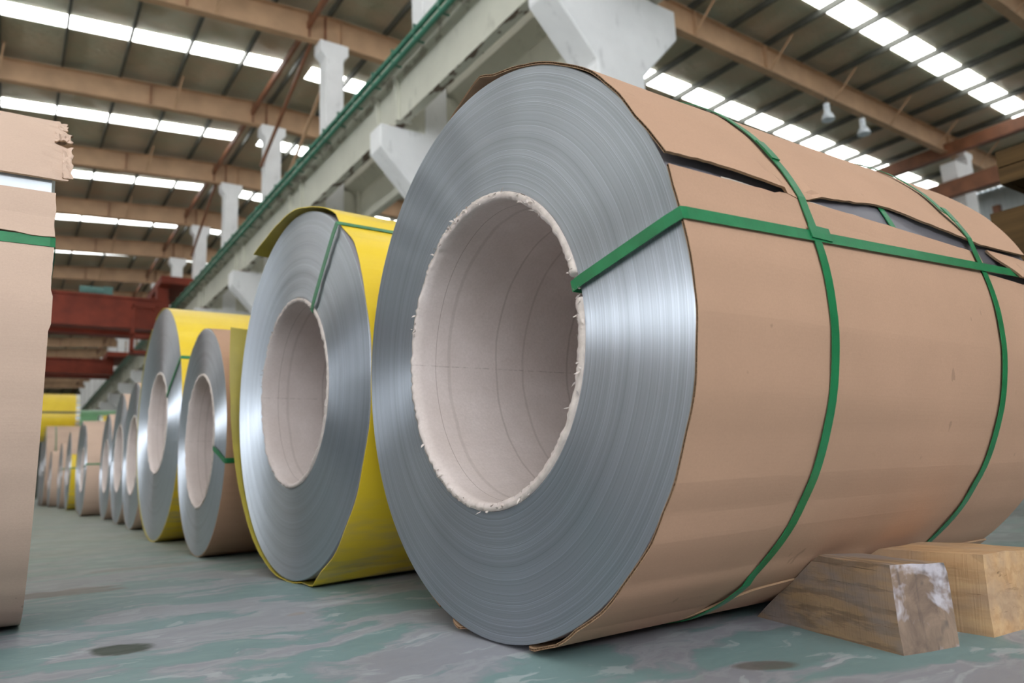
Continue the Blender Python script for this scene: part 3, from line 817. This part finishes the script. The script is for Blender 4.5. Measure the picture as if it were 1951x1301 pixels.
sheet('yellow_wrap', 58, 264, lambda a: interp(Y2, a), lambda a: interp([(58, -.03), (95, -.02), (112, -.008), (125, .008), (131, .002), (141, .014), (152, .003), (160, .001), (225, .001), (238, .006), (250, -.004), (264, .01)], a) + .0015 * sin(a * .3),
      lambda a: L2, .0022, 130, 24, yel, c2, ZC2, fade=.35, seed=4, wave=.0012, crumple=.0004)
Y2b = [(-97, .6365), (-83, .637), (-62.3, .6448), (-48, .6469), (-34, .648), (-14.8, .6732), (4.3, .7168), (14, .762), (24.1, .816), (27, .832)]
sheet('yellow_wrap', -97, 26.5, lambda a: interp(Y2b, a), lambda a: -.006 - .01 * cos(R_(a * 1.5)), lambda a: L2, .0022, 90, 16, yel, c2, ZC2, fade=.5, seed=14, wave=.003)
eye_strap(130.3, 128.6, 130.3, .639, RC - .015, L2, .024, c2, ZC2, xf=-.008)

# ---- generic coils further down the row
def coil(x, y, rz, Rr, rc, L, wrap, label, steel='steel3', top=None, strap=None, hoops=(), nr=24, na=96, th=.012, group=COILS, z=0, coarse=.0005, seed=0, xoff=.0):
    root = empty('steel_coil', (x, y, z), rz); tag(root, label, 'coil', group)
    zc = Rr + .004
    roll_mesh(Rr, rc, L, nr, na, .0001, seed + 20, 'steel_roll', [MAT[steel], MAT['steel_side']], root, zc, coarse=coarse)
    core_mesh(rc, L, th, 96, root, zc, seed + 40, jag=.002)
    ms = {'card': card_m, 'card2': [MAT['card2'], MAT['card_in'], MAT['card_in']], 'yellow': yel, 'green': [MAT['green_coil']] * 3}[wrap]
    xs = (lambda a: xoff)
    sheet(wrap.replace('card2', 'cardboard').replace('card', 'cardboard').replace('cardboardboard', 'cardboard') + '_wrap', 75 if top is None else top[0], 425 if top is None else top[1],
          lambda a: Rr + .0035, xs, lambda a: L, .003, 90, 8, ms, root, zc, wave=.003 if wrap.startswith('card') else .0015, seed=seed)
    if strap: eye_strap(strap[1], strap[0], strap[1], Rr + .006, rc - th - .001, L, .022, root, zc, xf=-.005)
    for hx in hoops: hoop(hx, lambda a: Rr + .0055 if a % 360 not in (270,) else Rr + .004, .03, root, zc, n=64)
    return root, zc

def rotpos(px, py, a): return (px * cos(a) - py * sin(a), px * sin(a) + py * cos(a))
coil(.7804, 3.880, -.0027, .5523, RC, 1.2, 'card', 'steel coil with brown cardboard side, third from the camera, lower than the yellow one beyond', seed=1, strap=(-170.5, -167.5), nr=40, na=128)
x4, y4 = rotpos(.912, 5.3122, .0197)
c4, zc4 = coil(x4, y4, .0197, .7573, RC + .004, 1.3, 'yellow', 'tall steel coil in smooth yellow sheet, fourth from the camera', seed=2, strap=(154.4, 154.1), hoops=(.95,), nr=40, na=128, xoff=-.004)
coil(.909, 7.25, .0, .633, .345, 1.2, 'card2', 'steel coil with brown wrap, fifth along, partly behind the tall yellow coil', seed=3, strap=(165, 163))
coil(.965, 8.72, .0, .668, .35, 1.2, 'card2', 'steel coil with brown wrap, sixth along the row', seed=4)
coil(1.02, 10.48, .0, .642, .33, 1.1, 'card2', 'steel coil of narrow visible face, seventh along, beside the cardboard covered one', seed=5)
coil(.93, 12.62, .0, .665, .33, 1.1, 'card2', 'steel coil fully covered in pale cardboard with one green strap, eighth along', seed=6, strap=(175, 175))
coil(1.08, 15.25, .0, .80, .33, 1.1, 'card2', 'tall narrow looking coil in pale cardboard, ninth along', seed=7)
c10, zc10 = coil(1.08, 18.2, .0, .81, .33, 1.1, 'yellow', 'coil wrapped in yellow with a tan cardboard top, tenth along', seed=8, strap=(178, 178))
sheet('cardboard_cover', 84, 158, lambda a: .819, lambda a: -.003, lambda a: 1.1, .004, 24, 4, [MAT['card2'], MAT['card_in'], MAT['card_in']], c10, zc10)
coil(1.10, 21.3, .0, .78, .33, 1.1, 'card2', 'coil in tan cardboard with a strap, eleventh along', seed=9, strap=(170, 170), hoops=(.3,))
coil(1.03, 24.6, .0, .77, .33, 1.1, 'card2', 'small looking far coil in tan cardboard, twelfth along', seed=10)
# stacked coils at the far end
g2 = 'coils stacked at the far end'
coil(.98, 27.9, 0, 1.25, .33, 1.3, 'card2', 'big pale cardboard coil under the stacked yellow one, nearer of the two', seed=11, group=g2, hoops=(.25, 1.0))
coil(.98, 30.42, 0, 1.25, .33, 1.3, 'card2', 'big pale cardboard coil under the stacked yellow one, farther of the two', seed=12, group=g2)
def upper(x, y, zb_, Rr, L, wrap, label, ring_side, seed):
    root, zc = coil(x, y, 0, Rr, .3, L, wrap, label, seed=seed, group=g2, z=zb_)
    for s in ring_side:
        x0 = -.012 if s < 0 else L + .004
        m = MB(); n = 28
        for k in range(n):   # scalloped edge protector pieces
            a0 = 360 / n * k; a1 = a0 + 360 / n * .8
            V = [P(a0, x0, Rr + .012), P(a1, x0, Rr + .012), P(a1, x0 - s * .12, Rr + .012), P(a0, x0 - s * .12, Rr + .012), P(a0, x0, Rr - .12), P(a1, x0, Rr - .12),
                 P(a0, x0 + s * .01, Rr + .02), P(a1, x0 + s * .01, Rr + .02), P(a0, x0 + s * .01, Rr - .12), P(a1, x0 + s * .01, Rr - .12)]
            m.add(V, [(0, 1, 2, 3), (0, 4, 5, 1), (6, 7, 9, 8)])
        m.build('edge_protector', MAT['ring'], root, (0, 0, zc))
    return root, zc
def nest(R0, r, half): return R0 + .004 + math.sqrt((R0 + r + .012) ** 2 - half ** 2) - r - .004
ry, rz_ = upper(.55, 29.16, nest(1.25, .80, 1.26), .80, 1.38, 'yellow', 'yellow coil with silver edge ring stacked on top of pale coils', (1,), 13)
ribbon('steel_band', [P(172, .0, .81), P(172, 1.4, .81)], [(0, 0, 1)] * 2, .06, .003, MAT['purlin'], ry, rz_)
for i, (yy, w_) in enumerate(((32.95, 'nearest'), (35.37, 'middle'), (37.79, 'farthest'))):
    coil(2.2, yy, 0, 1.2, .33, 1.9, 'card2', 'pale cardboard coil in the bottom layer under the green coil, %s of three' % w_, seed=14 + i, group=g2)
upper(2.3, 36.58, nest(1.2, .92, 1.21), .92, 1.8, 'green', 'pale green coil stacked at the far end beside the yellow one', (), 18)
upper(3.0, 34.16, nest(1.2, .72, 1.21), .72, 1.0, 'yellow', 'small yellow coil with silver edge ring in front of the green coil', (-1,), 19)

# ---- coil on the other side of the aisle, at the left edge of the picture
RL = .655; ZL = RL + .006; YL_ = 2.395; LL = 1.25
cl = empty('steel_coil', (.050, YL_, 0), pi)
tag(cl, 'cardboard wrapped coil across the aisle with a torn, crumpled upper flap', 'coil', 'steel coils across the aisle')
# its axis runs the other way: local x points away from the aisle, so mirrored angles (0 = towards the camera)
roll_mesh(RL, RC, LL, 24, 128, .0001, 60, 'steel_roll', [MAT['steel3'], MAT['ring']], cl, ZL, coarse=.001)
core_mesh(RC, LL, .014, 96, cl, ZL, 61)
cm2 = [MAT['card2'], MAT['card_in'], MAT['card_in']]
def crump(x): return
def up_end(a):   # ragged right end of the upper flap (small x sticks out further)
    pts = [(31.3, -.024), (33, -.027), (38, -.028), (43, -.029), (44, -.016), (44.8, .008), (45.5, -.014), (48, -.025), (51, -.026), (53, -.018), (57, -.019), (60, -.014), (66, -.006), (80, -.004)]
    return interp(pts, a) + .002 * mnoise.noise(Vector((a * 2.5, 1, 0)))
fl = sheet('upper_cardboard_wrap', 31.4, 110, lambda a: .6685 + interp([(31, .004), (36, .001), (50, .004), (62, .010), (75, .006), (110, 0)], a), up_end, lambda a: LL, .0048, 110, 36, cm2, cl, ZL, crumple=.0, seed=21, wave=.003,
           lift=lambda a, x: .006 * max(0, 1 - abs(x) / .03) * mnoise.noise(Vector((a * .5, x * 60, 2))))
sheet('torn_flap', 45.0, 51.5, lambda a: .6745 + .004 * sin(a * 1.3), lambda a: -.031 + .003 * sin(a * 2.1), lambda a: .004, .0035, 22, 8, cm2, cl, ZL, crumple=.0, seed=31,
      lift=lambda a, x: .009 * mnoise.noise(Vector((a * .55, x * 90, 2))) + .004 * mnoise.noise(Vector((a * 1.3, x * 160, 6))))
sheet('torn_flap', 31.8, 43.6, lambda a: .6735, lambda a: -.0315 + .002 * sin(a * 1.7), lambda a: -.012, .0035, 26, 6, cm2, cl, ZL, seed=33,
      lift=lambda a, x: .006 * mnoise.noise(Vector((a * .4, x * 80, 4))) + .003 * mnoise.noise(Vector((a * 1.1, x * 150, 9))))
sheet('torn_flap', 53, 60, lambda a: .678, lambda a: -.026 + .004 * abs(sin(a * .9)), lambda a: -.004, .0035, 18, 6, cm2, cl, ZL, seed=35,
      lift=lambda a, x: .008 * mnoise.noise(Vector((a * .6, x * 90, 7))))
sheet('middle_cardboard_wrap', 17.0 if False else (lambda x: 17.2 + .5 * mnoise.noise(Vector((x * 18, 4, 1))) + .9 * x), lambda x: 27.6 - .1 * x, lambda a: .6625 + .001 * abs(a - 22), lambda a: -.003 + .0012 * sin(a), lambda a: LL, .0045, 24, 30, cm2, cl, ZL, crumple=.0025, seed=22)
def lo_end(a): return -.003 + (.006 if a > 8 else 0) * mnoise.noise(Vector((a * 1.5, 3, 0))) - .008 * max(0, a + 90) / 100 * 0 + (-.004 if 0 < a < 6 else 0)
sheet('lower_cardboard_wrap', -200, 15.6, lambda a: .6615, lo_end, lambda a: LL, .0045, 170, 12, cm2, cl, ZL, wave=.0035, seed=23, crumple=.0008)
eye_strap(16.2, 16.4, 16.2, .6635, RC - .016, LL, .024, cl, ZL, xf=-.006)
sheet('lining_sheet', 24, 34, lambda a: .6572, lambda a: .006, lambda a: LL, .0008, 8, 4, [MAT['lamp_white']] * 3, cl, ZL)

# ------------------------------------------------------------------ timber chocks
def chock(name, A, B, w_, h_, top_l, mats, label, bev, seed, lean=0.):
    """A: tip on the floor by the coil, B: outer front corner; w_ along +X; top_l: length of the top from the outer end"""
    A, B = Vector(A), Vector(B); d = (A - B); ln = d.length; d.normalize(); ang = math.atan2(-d.x, d.y)
    rnd = random.Random(seed)
    V = []; F = []
    n = 8
    def sec(y0, ztop): return ztop
    # profile in local (y,z): outer end y=0, tip y=ln
    bm = bmesh.new()
    prof = [(0, 0), (ln, 0), (top_l, h_), (0.004, h_)]
    vs0 = [bm.verts.new((lean * z, y, z)) for y, z in prof]; vs1 = [bm.verts.new((w_ + lean * z, y + .004, z - .003 if z else 0)) for y, z in prof]
    f0 = bm.faces.new(vs0); f1 = bm.faces.new(vs1[::-1])
    sides = [bm.faces.new((vs0[i], vs1[i], vs1[(i + 1) % 4], vs0[(i + 1) % 4])) for i in range(4)]
    bmesh.ops.recalc_face_normals(bm, faces=bm.faces)
    sides[3].material_index = 1
    bmesh.ops.subdivide_edges(bm, edges=bm.edges[:], cuts=7, use_grid_fill=True)
    for v in bm.verts:
        q = v.co
        nz = mnoise.noise(q * 9 + Vector((seed, 0, 0))) * .0035 + mnoise.noise(q * 30 + Vector((seed, 3, 0))) * .0012
        edge = (abs(q.x - lean * q.z) < 1e-3 or abs(q.x - w_ - lean * q.z) < 1e-3) + (q.y < .005) + (q.z > h_ - .006)
        v.co += Vector((nz, nz * .8, (nz if q.z > .01 else 0)))
        if edge >= 2 and q.z > .02:
            c_ = Vector((w_ / 2, ln * .4, h_ / 2)); v.co += (c_ - q).normalized() * bev * (.6 + .8 * abs(mnoise.noise(q * 25)))
    me = bpy.data.meshes.new(name); bm.to_mesh(me); bm.free()
    for v in me.vertices: v.co.z = max(0, v.co.z)
    o = link(name, me, mats, None, (B.x, B.y, 0), rot=(0, 0, ang))
    return tag(o, label, 'chock', 'timber chocks')
chock('timber_chock', (1.345, 1.074, 0), (1.238, .702, 0), .126, .143, .18, [MAT['wood1'], MAT['end1']], 'weathered wedge cut timber chock with whitish end grain, against the large coil', .004, 1)
chock('timber_chock', (1.50, 1.075, 0), (1.462, .66, 0), .19, .140, .215, [MAT['wood2'], MAT['wood2']], 'fresh light brown timber chock behind the weathered one', .0035, 5, .1)

# ------------------------------------------------------------------ dark crates at the right
def crate(z0, z1, x0, y0, y1, x1, label):
    root = empty('timber_crate', ((x0 + x1) / 2, (y0 + y1) / 2, z0)); tag(root, label, 'crate', 'dark timber crates')
    ox, oy, oz = root.location; H = z1 - z0; nb = max(2, round(H / .24))
    for k in range(nb):
        a, b = H * k / nb + .003, H * (k + 1) / nb - .003
        m = MB(); m.box(x0 - ox, x0 + .03 - ox, y0 - oy, y1 - oy, a, b); m.build('side_board', MAT['crate'], root)
        m = MB(); m.box(x0 + .031 - ox, x1 - ox, y1 - .03 - oy, y1 - oy, a, b); m.build('end_board', MAT['crate'], root)
        m = MB(); m.box(x1 - .03 - ox, x1 - ox, y0 - oy, y1 - .031 - oy, a, b); m.build('side_board', MAT['crate'], root)
        m = MB(); m.box(x0 + .031 - ox, x1 - .031 - ox, y0 - oy, y0 + .03 - oy, a, b); m.build('end_board', MAT['crate'], root)
    MB().box(x0 + .032 - ox, x1 - .032 - ox, y0 + .032 - oy, y1 - .032 - oy, .01, .04).build('floor_board', MAT['crate'], root)
    MB().box(x0 + .032 - ox, x1 - .032 - ox, y0 + .032 - oy, y1 - .032 - oy, H - .04, H - .01).build('lid', MAT['crate'], root)
    return root
crate(0, 1.53, 4.1, -1.6, 1.56, 5.6, 'dark brown timber crate standing behind the right end of the large coil')
crate(1.66, 1.84, 4.1, -1.6, 1.49, 5.6, 'shallow dark timber crate stacked on spacers over the taller one')
for i, yy in enumerate((.2, -.4)):
    tag(MB().box(-.06, .06, -.05, .05, 0, .13).build('timber_spacer', MAT['crate'], loc=(4.2, yy, 1.53)), 'dark timber spacer between the two crates, %s' % ('under the middle' if i == 0 else 'at the near end'), 'spacer', 'crate spacers')
    tag(MB().box(-.06, .06, -.05, .05, 0, .13).build('timber_spacer', MAT['crate'], loc=(5.4, yy, 1.53)), 'dark timber spacer between the two crates on the wall side, %s' % ('middle' if i == 0 else 'near end'), 'spacer', 'crate spacers')

# ------------------------------------------------------------------ small things
m = MB(); m.add([(0, 0, 0), (.09, .03, .0), (.11, .10, .012), (.02, .09, .022), (0, 0, .004), (.09, .03, .004), (.11, .10, .016), (.02, .09, .026)],
      [(0, 3, 2, 1), (4, 5, 6, 7), (0, 1, 5, 4), (1, 2, 6, 5), (2, 3, 7, 6), (3, 0, 4, 7)])
tag(m.build('cardboard_scrap', [MAT['card']], loc=(.93, 1.72, 0)), 'scrap of brown cardboard on the floor between the large coil and yellow one', 'scrap')
